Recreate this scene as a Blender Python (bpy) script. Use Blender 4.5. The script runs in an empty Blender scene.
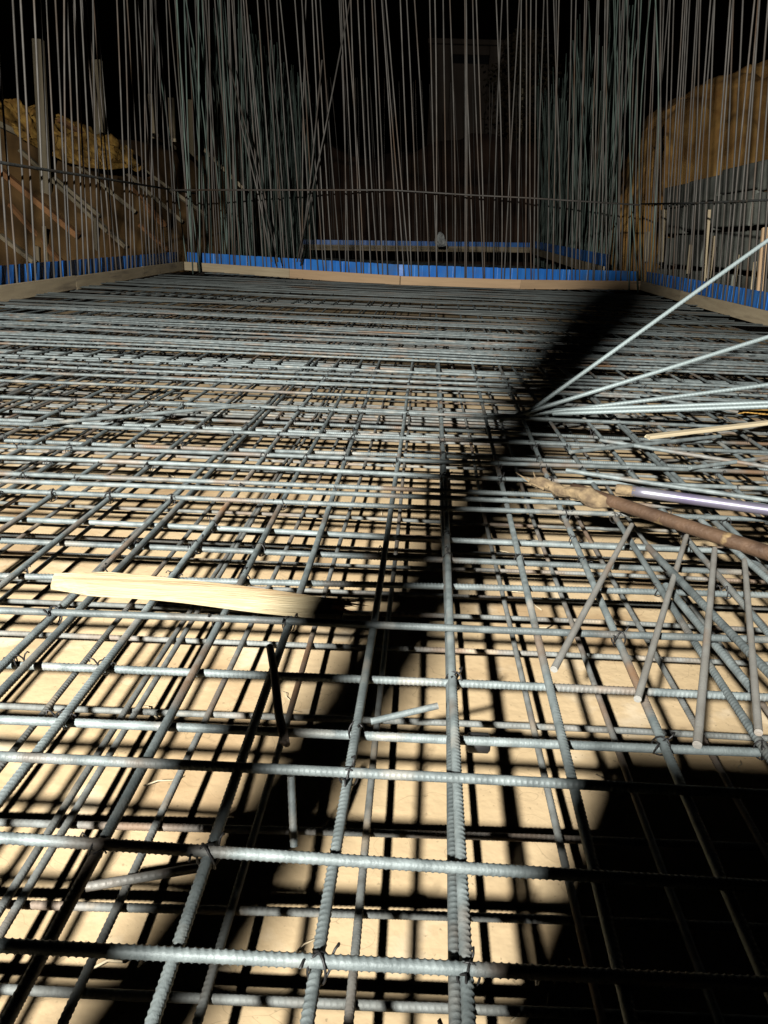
import bpy, bmesh, math, random
import numpy as np
from mathutils import Vector, Matrix, noise

random.seed(11)
rng = np.random.default_rng(5)
scene = bpy.context.scene
COL = scene.collection
R = math.radians

# ------------------------------------------------------------------ camera
H = 0.95                     # lens above the centre of the upper lengthwise bars (z = 0)
FPX, W0, H0 = 770.0, 768, 1024
PITCH, YAW, ROLL = R(19.57), R(2.45), 0.040
fw = Vector((-math.sin(YAW) * math.cos(PITCH), math.cos(YAW) * math.cos(PITCH), -math.sin(PITCH)))
r0 = Vector((math.cos(YAW), math.sin(YAW), 0))
u0 = r0.cross(fw)
rt = math.cos(ROLL) * r0 + math.sin(ROLL) * u0
up = -math.sin(ROLL) * r0 + math.cos(ROLL) * u0
cam_d = bpy.data.cameras.new('camera')
cam = bpy.data.objects.new('camera', cam_d)
COL.objects.link(cam)
cam_d.sensor_fit = 'VERTICAL'
cam_d.sensor_height = 36.0
cam_d.lens = FPX / H0 * 36.0
cam_d.clip_start, cam_d.clip_end = 0.02, 2000
m = Matrix((rt, up, -fw)).transposed().to_4x4()
m.translation = Vector((0, 0, H))
cam.matrix_world = m
scene.camera = cam


def ray(u, v):
    return fw + rt * ((u - W0 / 2) / FPX) - up * ((v - H0 / 2) / FPX)


def on_z(u, v, z=0.0):
    d = ray(u, v)
    t = (z - H) / d.z
    return Vector((0, 0, H)) + d * t


def on_y(u, v, Y):
    d = ray(u, v)
    return Vector((0, 0, H)) + d * (Y / d.y)


def on_x(u, v, X):
    d = ray(u, v)
    return Vector((0, 0, H)) + d * (X / d.x)


# ------------------------------------------------------------------ materials
def mat(name, base, rough=0.7, metal=0.0, var=None, vscale=6.0, bump=0.0, bscale=40.0, spec=0.5,
        patch=None, pscale=3.0, plo=0.55, phi=0.7, rand=0.0, stretch=(1, 1, 1), dust=None):
    """base colour broken up by noise (var = second colour), patches of a third colour, bump."""
    M = bpy.data.materials.new(name)
    M.use_nodes = True
    nt = M.node_tree
    b = nt.nodes['Principled BSDF']
    b.inputs['Roughness'].default_value = rough
    b.inputs['Metallic'].default_value = metal
    b.inputs['Specular IOR Level'].default_value = spec
    tc = nt.nodes.new('ShaderNodeTexCoord')
    mp = nt.nodes.new('ShaderNodeMapping')
    mp.inputs['Scale'].default_value = stretch
    oi = nt.nodes.new('ShaderNodeObjectInfo')
    add = nt.nodes.new('ShaderNodeVectorMath'); add.operation = 'ADD'
    mul = nt.nodes.new('ShaderNodeMath'); mul.operation = 'MULTIPLY'; mul.inputs[1].default_value = 37.0
    nt.links.new(oi.outputs['Random'], mul.inputs[0])
    nt.links.new(tc.outputs['Object'], mp.inputs['Vector'])
    nt.links.new(mp.outputs['Vector'], add.inputs[0])
    nt.links.new(mul.outputs[0], add.inputs[1])
    vec = add.outputs[0]

    def nz(scale, detail=5.0):
        n = nt.nodes.new('ShaderNodeTexNoise')
        n.inputs['Scale'].default_value = scale
        n.inputs['Detail'].default_value = detail
        nt.links.new(vec, n.inputs['Vector'])
        return n.outputs['Fac']

    def ramp(f, lo, hi):
        r = nt.nodes.new('ShaderNodeMapRange')
        r.inputs['From Min'].default_value = lo
        r.inputs['From Max'].default_value = hi
        nt.links.new(f, r.inputs['Value'])
        return r.outputs['Result']

    def mix(f, a, c):
        x = nt.nodes.new('ShaderNodeMix'); x.data_type = 'RGBA'
        nt.links.new(f, x.inputs['Factor'])
        for s, q in ((x.inputs['A'], a), (x.inputs['B'], c)):
            if isinstance(q, tuple):
                s.default_value = (*q, 1)
            else:
                nt.links.new(q, s)
        return x.outputs['Result']

    colr = base
    if var:
        colr = mix(ramp(nz(vscale), 0.35, 0.65), base, var)
    if patch:
        colr = mix(ramp(nz(pscale, 7.0), plo, phi), colr, patch)
    if dust:
        colr = mix(ramp(nz(5.3, 8.0), 0.60, 0.72), colr, dust)
    if rand:
        hs = nt.nodes.new('ShaderNodeHueSaturation')
        if isinstance(colr, tuple):
            hs.inputs['Color'].default_value = (*colr, 1)
        else:
            nt.links.new(colr, hs.inputs['Color'])
        r = nt.nodes.new('ShaderNodeMapRange')
        r.inputs['To Min'].default_value = 1 - rand
        r.inputs['To Max'].default_value = 1 + rand
        nt.links.new(oi.outputs['Random'], r.inputs['Value'])
        nt.links.new(r.outputs['Result'], hs.inputs['Value'])
        colr = hs.outputs['Color']
    if isinstance(colr, tuple):
        b.inputs['Base Color'].default_value = (*colr, 1)
    else:
        nt.links.new(colr, b.inputs['Base Color'])
    if bump:
        bp = nt.nodes.new('ShaderNodeBump')
        bp.inputs['Strength'].default_value = bump
        bp.inputs['Distance'].default_value = 0.01
        nt.links.new(nz(bscale, 6.0), bp.inputs['Height'])
        nt.links.new(bp.outputs['Normal'], b.inputs['Normal'])
    return M


STEEL = mat('mill_scale_steel', (0.190, 0.222, 0.220), 0.55, 0.15, var=(0.108, 0.129, 0.129), vscale=24, bump=0.16, bscale=240, spec=0.4,
            patch=(0.21, 0.12, 0.06), pscale=2.8, plo=0.55, phi=0.74, rand=0.30, dust=(0.30, 0.285, 0.245))
STEEL_LOW = mat('dull_steel', (0.20, 0.215, 0.205), 0.65, 0.1, spec=0.3, dust=(0.34, 0.28, 0.20), var=(0.12, 0.125, 0.115), vscale=28, bump=0.15, bscale=260,
                patch=(0.22, 0.13, 0.07), pscale=2.0, plo=0.52, phi=0.72, rand=0.2)
STEEL_FAR = mat('far_dimmed_steel', (0.13, 0.15, 0.145), 0.5, 0.2, var=(0.08, 0.09, 0.085), vscale=4, bump=0.15, bscale=160,
                patch=(0.13, 0.08, 0.045), pscale=0.9, plo=0.55, phi=0.72, rand=0.35)  # far bars: dim grazing light put into a darker copy of the steel
STEEL_BRIGHT = mat('clean_bright_steel', (0.24, 0.29, 0.29), 0.5, 0.2, var=(0.23, 0.28, 0.28), vscale=14, bump=0.15, bscale=200, rand=0.1)
STEEL_UP = mat('weathered_steel', (0.20, 0.188, 0.168), 0.55, 0.15, var=(0.13, 0.12, 0.105), vscale=3, bump=0.2, bscale=120,
               patch=(0.13, 0.08, 0.045), pscale=0.6, plo=0.5, phi=0.72, rand=0.3)
STEEL_TEAL = mat('greenish_steel', (0.20, 0.275, 0.23), 0.5, 0.15, var=(0.115, 0.16, 0.135), vscale=2, bump=0.2, bscale=120,
                 patch=(0.11, 0.075, 0.045), pscale=0.5, plo=0.55, phi=0.75, rand=0.3)
RUST = mat('rusty_steel', (0.12, 0.072, 0.042), 0.6, 0.2, var=(0.065, 0.038, 0.023), vscale=14, bump=0.3, bscale=90,
           patch=(0.42, 0.30, 0.14), pscale=9, plo=0.62, phi=0.7)
WIRE = mat('black_annealed_wire', (0.03, 0.03, 0.03), 0.5, 0.5)
CHROME = mat('tempered_steel_tube', (0.24, 0.24, 0.275), 0.4, 0.5, var=(0.17, 0.15, 0.23), vscale=5, bump=0.04, bscale=60,
             patch=(0.25, 0.2, 0.2), pscale=8, plo=0.62, phi=0.72)
MUD = mat('dried_mud', (0.24, 0.175, 0.095), 0.95, 0, var=(0.10, 0.07, 0.04), vscale=26, bump=0.8, bscale=50)
LATH = mat('fresh_lath', (0.38, 0.31, 0.185), 0.75, 0, var=(0.46, 0.39, 0.245), vscale=9, bump=0.5, bscale=30, spec=0.2,
           stretch=(0.5, 9, 9), patch=(0.22, 0.13, 0.06), pscale=2.6, plo=0.58, phi=0.74)
BOARD = mat('edge_board_wood', (0.75, 0.62, 0.40), 0.75, 0, var=(0.62, 0.50, 0.32), vscale=3, bump=0.3, bscale=30,
            stretch=(0.5, 6, 6), patch=(0.25, 0.20, 0.15), pscale=1.2, plo=0.58, phi=0.75, rand=0.2)
BOARD_WARM = mat('orange_pine', (0.80, 0.55, 0.32), 0.75, 0, var=(0.70, 0.48, 0.28), vscale=3, bump=0.3, bscale=30,
                 stretch=(0.5, 6, 6), patch=(0.28, 0.2, 0.14), pscale=1.2, plo=0.6, phi=0.75, rand=0.15)
TIMBER = mat('weathered_timber', (0.60, 0.50, 0.33), 0.85, 0, var=(0.44, 0.37, 0.24), vscale=2.5, bump=0.4, bscale=20,
             stretch=(0.4, 5, 5), rand=0.25)
TIMBER_RED = mat('reddish_timber', (0.72, 0.36, 0.15), 0.85, 0, var=(0.58, 0.28, 0.12), vscale=2.5, bump=0.4, bscale=20,
                 stretch=(0.4, 5, 5), rand=0.2)
BLUE = mat('blue_plastic', (0.035, 0.24, 0.85), 0.4, 0, var=(0.06, 0.31, 0.90), vscale=3, bump=0.5, bscale=9, patch=(0.10, 0.20, 0.42), pscale=2.2, plo=0.55, phi=0.75)
CONC = mat('stained_concrete', (0.42, 0.44, 0.37), 0.9, 0, var=(0.27, 0.29, 0.25), vscale=2.6, bump=0.8, bscale=10,
           patch=(0.09, 0.085, 0.07), pscale=1.4, plo=0.56, phi=0.74, rand=0.30)
EARTH_L = mat('brown_earth', (0.52, 0.30, 0.11), 0.95, 0, var=(0.26, 0.15, 0.06), vscale=0.8, bump=1.0, bscale=4)
EARTH_R = mat('ochre_earth', (0.54, 0.31, 0.09), 0.95, 0, var=(0.36, 0.18, 0.05), vscale=1.6, bump=1.0, bscale=5,
              patch=(0.20, 0.10, 0.03), pscale=0.7, plo=0.54, phi=0.68)
EARTH_D = mat('dark_earth', (0.15, 0.085, 0.055), 0.95, 0, var=(0.07, 0.042, 0.028), vscale=0.4, bump=1.0, bscale=3)
STRAW = mat('yellow_straw', (0.90, 0.54, 0.13), 0.9, 0, var=(0.50, 0.26, 0.06), vscale=5, bump=1.0, bscale=14)
SOIL = mat('pit_soil', (0.16, 0.12, 0.08), 0.95, 0, var=(0.10, 0.08, 0.06), vscale=0.7, bump=0.8, bscale=5)
PLASTER = mat('dark_plaster', (0.17, 0.13, 0.10), 0.9, 0, var=(0.11, 0.085, 0.065), vscale=0.3, bump=0.3, bscale=2)
GLASS = mat('dark_window', (0.01, 0.01, 0.012), 0.2)
LEAF = mat('dark_foliage', (0.06, 0.05, 0.025), 0.8, 0, var=(0.10, 0.065, 0.025), vscale=0.6, rand=0.2)
PLY = mat('shading_plywood', (0.35, 0.24, 0.13), 0.7, 0, var=(0.28, 0.19, 0.10), vscale=3, bump=0.2, bscale=30)
BLACKRUB = mat('black_plastic', (0.02, 0.02, 0.02), 0.5)


def slab_material():
    M = mat('pale_blinding_concrete', (0.62, 0.475, 0.285), 0.9, 0, var=(0.55, 0.415, 0.24), vscale=1.6, bump=0.35, bscale=22,
            patch=(0.36, 0.24, 0.125), pscale=2.4, plo=0.50, phi=0.74, spec=0.25, dust=(0.70, 0.58, 0.40))
    nt = M.node_tree
    b = nt.nodes['Principled BSDF']
    link = b.inputs['Base Color'].links[0]
    src = link.from_socket
    tc = nt.nodes.new('ShaderNodeTexCoord')
    v = nt.nodes.new('ShaderNodeTexVoronoi'); v.feature = 'DISTANCE_TO_EDGE'; v.inputs['Scale'].default_value = 2.1
    dn = nt.nodes.new('ShaderNodeTexNoise'); dn.inputs['Scale'].default_value = 5
    vm = nt.nodes.new('ShaderNodeVectorMath'); vm.operation = 'ADD'
    nt.links.new(tc.outputs['Object'], dn.inputs['Vector'])
    nt.links.new(tc.outputs['Object'], vm.inputs[0]); nt.links.new(dn.outputs['Color'], vm.inputs[1])
    nt.links.new(vm.outputs[0], v.inputs['Vector'])
    mr = nt.nodes.new('ShaderNodeMapRange'); mr.inputs['From Min'].default_value = 0.0; mr.inputs['From Max'].default_value = 0.006
    mr.inputs['To Min'].default_value = 0.72; mr.inputs['To Max'].default_value = 1.0
    nt.links.new(v.outputs['Distance'], mr.inputs['Value'])
    sp = nt.nodes.new('ShaderNodeTexNoise'); sp.inputs['Scale'].default_value = 70; sp.inputs['Detail'].default_value = 3
    nt.links.new(tc.outputs['Object'], sp.inputs['Vector'])
    m2 = nt.nodes.new('ShaderNodeMapRange'); m2.inputs['From Min'].default_value = 0.66; m2.inputs['From Max'].default_value = 0.74
    m2.inputs['To Min'].default_value = 1.0; m2.inputs['To Max'].default_value = 0.6
    nt.links.new(sp.outputs['Fac'], m2.inputs['Value'])
    mm = nt.nodes.new('ShaderNodeMath'); mm.operation = 'MULTIPLY'
    nt.links.new(mr.outputs['Result'], mm.inputs[0]); nt.links.new(m2.outputs['Result'], mm.inputs[1])
    mx = nt.nodes.new('ShaderNodeMix'); mx.data_type = 'RGBA'; mx.blend_type = 'MULTIPLY'; mx.inputs['Factor'].default_value = 1
    nt.links.new(src, mx.inputs['A']); nt.links.new(mm.outputs[0], mx.inputs['B'])
    nt.links.new(mx.outputs['Result'], b.inputs['Base Color'])
    return M


SLAB = slab_material()


# ------------------------------------------------------------------ object helpers
def link_obj(name, me, material=None, parent=None):
    if material is not None and not me.materials:
        me.materials.append(material)
    o = bpy.data.objects.new(name, me)
    COL.objects.link(o)
    if parent is not None:
        o.parent = parent
    return o


def tag(o, label, cat, group=None):
    o['label'] = label
    o['category'] = cat
    if group:
        o['group'] = group
    return o


def empty(name, loc=(0, 0, 0)):
    o = bpy.data.objects.new(name, None)
    COL.objects.link(o)
    o.location = loc
    o.empty_display_size = 0.1
    return o


def structure(name, me, material):
    o = link_obj(name, me, material)
    o['kind'] = 'structure'
    return o


def mesh_np(name, verts, quads, smooth=True):
    me = bpy.data.meshes.new(name)
    verts = np.asarray(verts, dtype=np.float32)
    quads = np.asarray(quads, dtype=np.int32)
    me.vertices.add(len(verts)); me.vertices.foreach_set('co', verts.ravel())
    n = quads.shape[1]
    me.loops.add(quads.size); me.loops.foreach_set('vertex_index', quads.ravel())
    me.polygons.add(len(quads))
    me.polygons.foreach_set('loop_start', np.arange(0, quads.size, n, dtype=np.int32))
    me.polygons.foreach_set('use_smooth', np.full(len(quads), smooth))
    me.update(calc_edges=True)
    me.validate()
    return me


def cap_ends(me, first, last):
    bm = bmesh.new(); bm.from_mesh(me); bm.verts.ensure_lookup_table()
    for ring in (first, last):
        try:
            bm.faces.new([bm.verts[i] for i in ring])
        except ValueError:
            pass
    bm.to_mesh(me); bm.free()


def rebar_mesh(name, length, r, bend=0.004, pitch=0.0105, segs=12, per=6, rib=0.135):
    """A deformed bar along X, centred: slanted crescent ribs, two seams along it, slight bends."""
    n = int(length / pitch * per) + 1
    s = np.linspace(-length / 2, length / 2, n)
    ph = np.arange(segs) * 2 * math.pi / segs
    S, P = np.meshgrid(s, ph, indexing='ij')
    half = np.where(np.sin(P) >= 0, 0.0, 0.5)
    frac = (S / pitch + np.abs(np.sin(P / 2 + math.pi / 4)) * 2.3 + half) % 1.0
    ridge = np.exp(-((frac - 0.5) / 0.15) ** 2) * np.abs(np.sin(P)) ** 0.5
    seam = (np.abs(np.sin(P)) < 0.15) * 0.07
    rad = r * (0.93 + rib * ridge * 1.25 + seam)
    f1, f2 = rng.uniform(0.5, 1.1, 2); p1, p2, p3 = rng.uniform(0, 6.28, 3)
    oy = bend * np.sin(s * f1 + p1) + bend * 0.4 * np.sin(s * 2.7 + p3)
    oz = 0.35 * bend * np.sin(s * f2 * 1.5 + p2)
    V = np.stack([S, oy[:, None] + rad * np.cos(P), oz[:, None] + rad * np.sin(P)], axis=-1).reshape(-1, 3)
    i = np.arange(n - 1)[:, None] * segs
    j = np.arange(segs)[None, :]
    k = (j + 1) % segs
    Q = np.stack([i + j, i + segs + j, i + segs + k, i + k], axis=-1).reshape(-1, 4)
    me = mesh_np(name, V, Q)
    cap_ends(me, list(range(segs)), list(range((n - 1) * segs, n * segs)))
    return me


def tube_np(pts, radii, segs=8):
    """(verts, quads) of a tube through pts."""
    pts = [Vector(p) for p in pts]
    V = []
    n = len(pts)
    prev = None
    for i, p in enumerate(pts):
        t = (pts[min(i + 1, n - 1)] - pts[max(i - 1, 0)]).normalized()
        a = Vector((0, 0, 1)) if abs(t.z) < 0.9 else Vector((1, 0, 0))
        if prev is not None:
            a = prev
        x = (a - t * a.dot(t)).normalized()
        prev = x
        y = t.cross(x)
        r = radii[i] if hasattr(radii, '__len__') else radii
        for k in range(segs):
            q = 2 * math.pi * k / segs
            V.append(p + (x * math.cos(q) + y * math.sin(q)) * r)
    Q = []
    for i in range(n - 1):
        for k in range(segs):
            k2 = (k + 1) % segs
            Q.append((i * segs + k, i * segs + k2, (i + 1) * segs + k2, (i + 1) * segs + k))
    return V, Q


def tube_mesh(name, pts, radii, segs=8):
    V, Q = tube_np(pts, radii, segs)
    me = mesh_np(name, [tuple(v) for v in V], Q)
    n = len(pts)
    cap_ends(me, list(range(segs))[::-1], list(range((n - 1) * segs, n * segs)))
    return me


def beam_mesh(name, L, w, h, bow=0.0, rag=0.0, cuts=10, bev=0.004, taper=1.0):
    """A sawn timber along X from 0 to L: slightly bowed, softened edges, ragged ends."""
    bm = bmesh.new()
    rings = []
    for i in range(cuts + 1):
        t = i / cuts
        k = 1 + (taper - 1) * t
        o = bow * math.sin(math.pi * t) + random.uniform(-1, 1) * 0.002
        pts = []
        b = bev
        for (y, z) in ((-w / 2 + b, -h / 2), (w / 2 - b, -h / 2), (w / 2, -h / 2 + b), (w / 2, h / 2 - b),
                       (w / 2 - b, h / 2), (-w / 2 + b, h / 2), (-w / 2, h / 2 - b), (-w / 2, -h / 2 + b)):
            x = t * L
            if i in (0, cuts):
                x += random.uniform(-1, 1) * rag
            pts.append(bm.verts.new((x, y * k + o, z * k)))
        rings.append(pts)
    for a, c in zip(rings, rings[1:]):
        for j in range(8):
            bm.faces.new((a[j], c[j], c[(j + 1) % 8], a[(j + 1) % 8]))
    bm.faces.new(rings[0]); bm.faces.new(rings[-1][::-1])
    bmesh.ops.recalc_face_normals(bm, faces=bm.faces)
    me = bpy.data.meshes.new(name); bm.to_mesh(me); bm.free()
    return me


def aim(o, p0, p1, roll=0.0, mid=False):
    """Put an X-axis mesh so that it runs from p0 to p1 (or is centred between them)."""
    p0, p1 = Vector(p0), Vector(p1)
    x = (p1 - p0).normalized()
    a = Vector((0, 0, 1)) if abs(x.z) < 0.95 else Vector((0, 1, 0))
    y = a.cross(x).normalized()
    z = x.cross(y)
    M = Matrix((x, y, z)).transposed().to_4x4() @ Matrix.Rotation(roll, 4, 'X')
    M.translation = (p0 + p1) / 2 if mid else p0
    o.matrix_world = M
    return o


def beam(name, p0, p1, w, h, material, roll=0.0, parent=None, **kw):
    p0, p1 = Vector(p0), Vector(p1)
    o = link_obj(name, beam_mesh(name, (p1 - p0).length, w, h, **kw), material)
    aim(o, p0, p1, roll)
    if parent is not None:
        mw = o.matrix_world.copy()
        o.parent = parent
        o.matrix_parent_inverse = Matrix.Identity(4)
        o.matrix_basis = parent.matrix_world.inverted() @ mw if parent.type != 'EMPTY' else Matrix.Translation(-parent.location) @ mw
    return o


# ------------------------------------------------------------------ ground
ZG = -0.30
def sheet(name, x0, x1, y0, y1, z, nx=1, ny=1, amp=0.0, freq=0.3):
    V, Q = [], []
    for j in range(ny + 1):
        for i in range(nx + 1):
            x = x0 + (x1 - x0) * i / nx; y = y0 + (y1 - y0) * j / ny
            V.append((x, y, z + (amp * noise.fractal(Vector((x * freq, y * freq, 3)), 1.0, 2.0, 4) if amp else 0)))
    for j in range(ny):
        for i in range(nx):
            a = j * (nx + 1) + i
            Q.append((a, a + 1, a + nx + 2, a + nx + 1))
    return mesh_np(name, V, Q)


structure('ground', sheet('ground', -600, 600, -600, 600, ZG - 0.006, 2, 2), SOIL)
structure('blinding_slab', sheet('blinding_slab', -6.6, 5.6, -4.5, 46, ZG, 60, 200, 0.006, 1.5), SLAB)

# ------------------------------------------------------------------ upper and lower bar mats
RB = 0.0096
T_MESH = [rebar_mesh('crosswise_bar', 9.35, RB, 0.006) for _ in range(3)]
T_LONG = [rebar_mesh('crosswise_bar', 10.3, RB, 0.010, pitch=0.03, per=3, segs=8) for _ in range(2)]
L_MESH = [rebar_mesh('lengthwise_bar', 20.0, RB, 0.007) for _ in range(3)]
T_LOW = [rebar_mesh('crosswise_bar', 9.35, 0.0082, 0.008) for _ in range(2)]
L_LOW = [rebar_mesh('lengthwise_bar', 14.0, 0.0082, 0.008) for _ in range(2)]
for me_ in T_MESH + L_MESH: me_.materials.append(STEEL)
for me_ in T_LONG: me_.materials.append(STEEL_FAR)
for me_ in T_LOW + L_LOW: me_.materials.append(STEEL_LOW)

ORD = ['first', 'second', 'third', 'fourth', 'fifth', 'sixth', 'seventh', 'eighth', 'ninth']


def cross_bar(Y, z, ang, meshes, label, group, cx=-0.33, roll=None):
    o = link_obj('crosswise_bar', random.choice(meshes))
    M = Matrix.Rotation(ang, 4, 'Z') @ Matrix.Rotation(random.uniform(0, 6.28) if roll is None else roll, 4, 'X')
    M.translation = Vector((cx + random.uniform(-0.04, 0.04), Y + cx * math.tan(ang), z))
    o.matrix_world = M
    return tag(o, label, 'steel bar', group)


# the seven nearest, each laid through two points seen on it
near_T = [((0, 945), (512, 972), 0.019), ((0, 838), (512, 868), 0.019), ((0, 756), (512, 780), 0.019),
          ((0, 719), (512, 742), -0.019), ((0, 664), (512, 687), -0.019), ((0, 609), (512, 630), 0.019),
          ((0, 575), (512, 589), -0.019)]
angs = []
T_POS = []
for i, (a, b, z) in enumerate(near_T):
    A, B = on_z(*a, z), on_z(*b, z)
    ang = math.atan2(B.y - A.y, B.x - A.x)
    angs.append(ang)
    Y = A.y - A.x * math.tan(ang)
    T_POS.append((Y, z, ang))
    cross_bar(Y, z, ang, T_MESH,
              'ribbed grey steel bar running across the upper mat, %s from the bottom of the photo' % ORD[i],
              'crosswise bars of the upper mat')
A0 = sum(angs[2:]) / 5
print('T angles', [round(math.degrees(a), 2) for a in angs], [round(p[0], 3) for p in T_POS])
Y = T_POS[-1][0]
TG = 'crosswise bars of the upper mat'
TL = 'ribbed grey steel bar running across the upper mat, among many alike'
for k in range(1, 9):                      # behind the lens, to throw the shadows that fall into the frame
    if k < 3:
        cross_bar(T_POS[0][0] - 0.2 * k, 0.019, A0, T_MESH, TL, TG)
k = 0
while Y < 17.6:
    Y += (0.2 + random.gauss(0, 0.016)) if Y < 8 else random.choice((0.13, 0.15, 0.17, 0.2, 0.2, 0.45))
    k += 1
    z = 0.019 if random.random() < 0.6 else -0.019
    far = min(1.0, max(0.0, (Y - 3) / 12))
    ang = A0 * (1 - far) + random.gauss(0, 0.0028)
    T_POS.append((Y, z, ang))
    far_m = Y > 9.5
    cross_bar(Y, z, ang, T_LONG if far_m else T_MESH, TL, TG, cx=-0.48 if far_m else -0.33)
    if random.random() < (0.16 if Y < 4.5 else 0.42):             # a lapped bar lies close beside it
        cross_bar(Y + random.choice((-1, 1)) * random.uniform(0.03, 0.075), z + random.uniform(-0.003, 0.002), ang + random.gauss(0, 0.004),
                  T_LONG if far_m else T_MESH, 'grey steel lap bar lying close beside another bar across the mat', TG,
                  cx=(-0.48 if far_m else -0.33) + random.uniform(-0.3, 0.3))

# lengthwise bars: the nearest through two seen points, the others on the same spacing
near_L = [((157, 595), (0, 797)), ((230, 603), (3, 1024)), ((290, 623), (153, 1024)), ((376, 600), (311, 1024)),
          ((449, 580), (470, 1024)), ((526, 573), (573, 780)), ((583, 560), (672, 766))]
L_POS = []
names_l = ['running away to the upper middle, crossing below the torn lath', 'running away from the bottom corner towards the lath',
           'half hidden in the long dark shadow', 'passing just under the broken end of the lath',
           'near the middle, doubled by a second bar', 'just beside the doubled middle bar on the lit side', 'passing under the loose cut rods']
LG = 'lengthwise bars of the upper mat'


def long_bar(x_at, ang, z, meshes, label, group, y0=-1.4, length=20.0):
    """ang: lean from +Y towards +X; x_at: X where Y = 1.3"""
    o = link_obj('lengthwise_bar', random.choice(meshes))
    d = Vector((math.sin(ang), math.cos(ang), 0))
    p0 = Vector((x_at, 1.3, z)) + d * ((y0 - 1.3) / d.y)
    aim(o, p0, p0 + d * length, random.uniform(0, 6.28), mid=True)
    return tag(o, label, 'steel bar', group)


for i, (a, b) in enumerate(near_L):
    A, B = on_z(*a), on_z(*b)
    ang = math.atan2(A.x - B.x, A.y - B.y)
    x = B.x + (1.3 - B.y) * math.tan(ang)
    ang *= 0.6 if abs(ang) > 0.02 else 1
    L_POS.append((x, ang))
    long_bar(x, ang, 0.0, L_MESH, 'ribbed lengthwise bar ' + names_l[i], LG)
print('L', [(round(x, 3), round(math.degrees(a), 2)) for x, a in L_POS])
long_bar(L_POS[4][0] - 0.012, L_POS[4][1], -0.015, L_MESH,
         'second of the paired middle bars running away from the camera, touching its twin', LG)
LL = 'ribbed grey steel bar running the length of the upper mat, among many alike'
x = L_POS[0][0]
while x > -4.85:
    x -= 0.209 + random.gauss(0, 0.006)
    L_POS.append((x, random.gauss(-0.002, 0.003)))
    long_bar(x, L_POS[-1][1], 0.0, L_MESH, LL, LG)
    if random.random() < 0.2:
        long_bar(x + 0.04, L_POS[-1][1] + random.gauss(0, 0.003), 0.0, L_MESH, LL, LG)
x = L_POS[6][0]
while x < 4.05:
    x += 0.209 + random.gauss(0, 0.006)
    L_POS.append((x, random.gauss(0.002, 0.003)))
    long_bar(x, L_POS[-1][1], 0.0, L_MESH, LL, LG)
    if random.random() < 0.2:
        long_bar(x - 0.04, L_POS[-1][1] + random.gauss(0, 0.003), 0.0, L_MESH, LL, LG)

# lower mat, just clear of the slab
ZL = -0.225
LT = 'thin steel bar of the lower mat running across under the top bars'
LTG = 'crosswise bars of the lower mat'
ys = []
for yy in (1013, 922, 840, 726, 652, 618):
    ys.append(on_z(420, yy, ZL).y)
y = ys[-1]
while y < 11.5:
    y += 0.2 + random.gauss(0, 0.02)
    ys.append(y)
for q in (0.2, 0.4, 0.6):
    ys.append(ys[0] - q)
for y in ys:
    cross_bar(y, ZL, A0 + random.gauss(0, 0.006), T_LOW, LT, LTG)
    if y > 4 and random.random() < 0.25:
        cross_bar(y + 0.05, ZL, A0 + random.gauss(0, 0.008), T_LOW, LT, LTG)
xs0 = on_z(364, 800, ZL).x
LLL = 'thin steel bar of the lower mat running lengthwise under the top bars'
k0 = -23
for k in range(k0, 21):
    xx = xs0 + 0.209 * k + random.gauss(0, 0.008)
    long_bar(xx, random.gauss(0, 0.005), ZL + 0.017, L_LOW, LLL, 'lengthwise bars of the lower mat', y0=-1.2, length=13.5)
    if (random.random() < 0.12 and abs(k) > 4) or k == -3:
        long_bar(xx + 0.03, random.gauss(0, 0.006), ZL + 0.017, L_LOW, LLL, 'lengthwise bars of the lower mat', y0=-1.2, length=13.5)

# ------------------------------------------------------------------ tie wire at crossings
def wire_mesh():
    Vs, Qs = [], []
    def addt(pts, r):
        V, Q = tube_np(pts, r, 5)
        n = len(Vs)
        Vs.extend(tuple(v) for v in V); Qs.extend(tuple(i + n for i in q) for q in Q)
    loop = []
    for i in range(15):
        a = 2 * math.pi * i / 14
        loop.append((0.015 * math.cos(a), 0.015 * math.cos(a) * 0.8, 0.024 * math.sin(a) + 0.002))
    tail = [(0.017, 0.013, 0.012), (0.022, 0.015, 0.024), (0.027, 0.021, 0.030), (0.024, 0.026, 0.022)]
    addt(loop + tail, 0.0022)
    loop2 = [(-p[0] * 0.9, p[1] * 1.1, p[2] * 1.02) for p in loop]
    addt(loop2 + [(-0.020, -0.015, 0.022), (-0.024, -0.02, 0.012)], 0.0022)
    return mesh_np('tie_wire', Vs, Qs)


WM = wire_mesh(); WM.materials.append(WIRE)
cand = []
for (Yt, zt, at) in T_POS:
    if Yt > 6.0: continue
    for (xl, al) in L_POS:
        xx = xl + (Yt - 1.3) * math.tan(al)
        yy = Yt + xx * math.tan(at)
        if abs(xx) < 0.62 * yy and yy > 0.6 and (yy > 1.9 or random.random() < 0.6):
            cand.append((xx, yy, zt / 2))
random.shuffle(cand)
for (xx, yy, zz) in cand[:298]:
    o = link_obj('tie_wire', WM)
    o.location = (xx, yy, zz - 0.004)
    o.rotation_euler = (random.uniform(-0.3, 0.3), random.uniform(-0.3, 0.3), random.uniform(0, 6.28))
    s = random.uniform(0.75, 1.0)
    o.scale = (s, s, s)
    tag(o, 'twisted black tie wire binding two crossing bars of the mat', 'tie wire', 'tie wires at the crossings')

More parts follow.
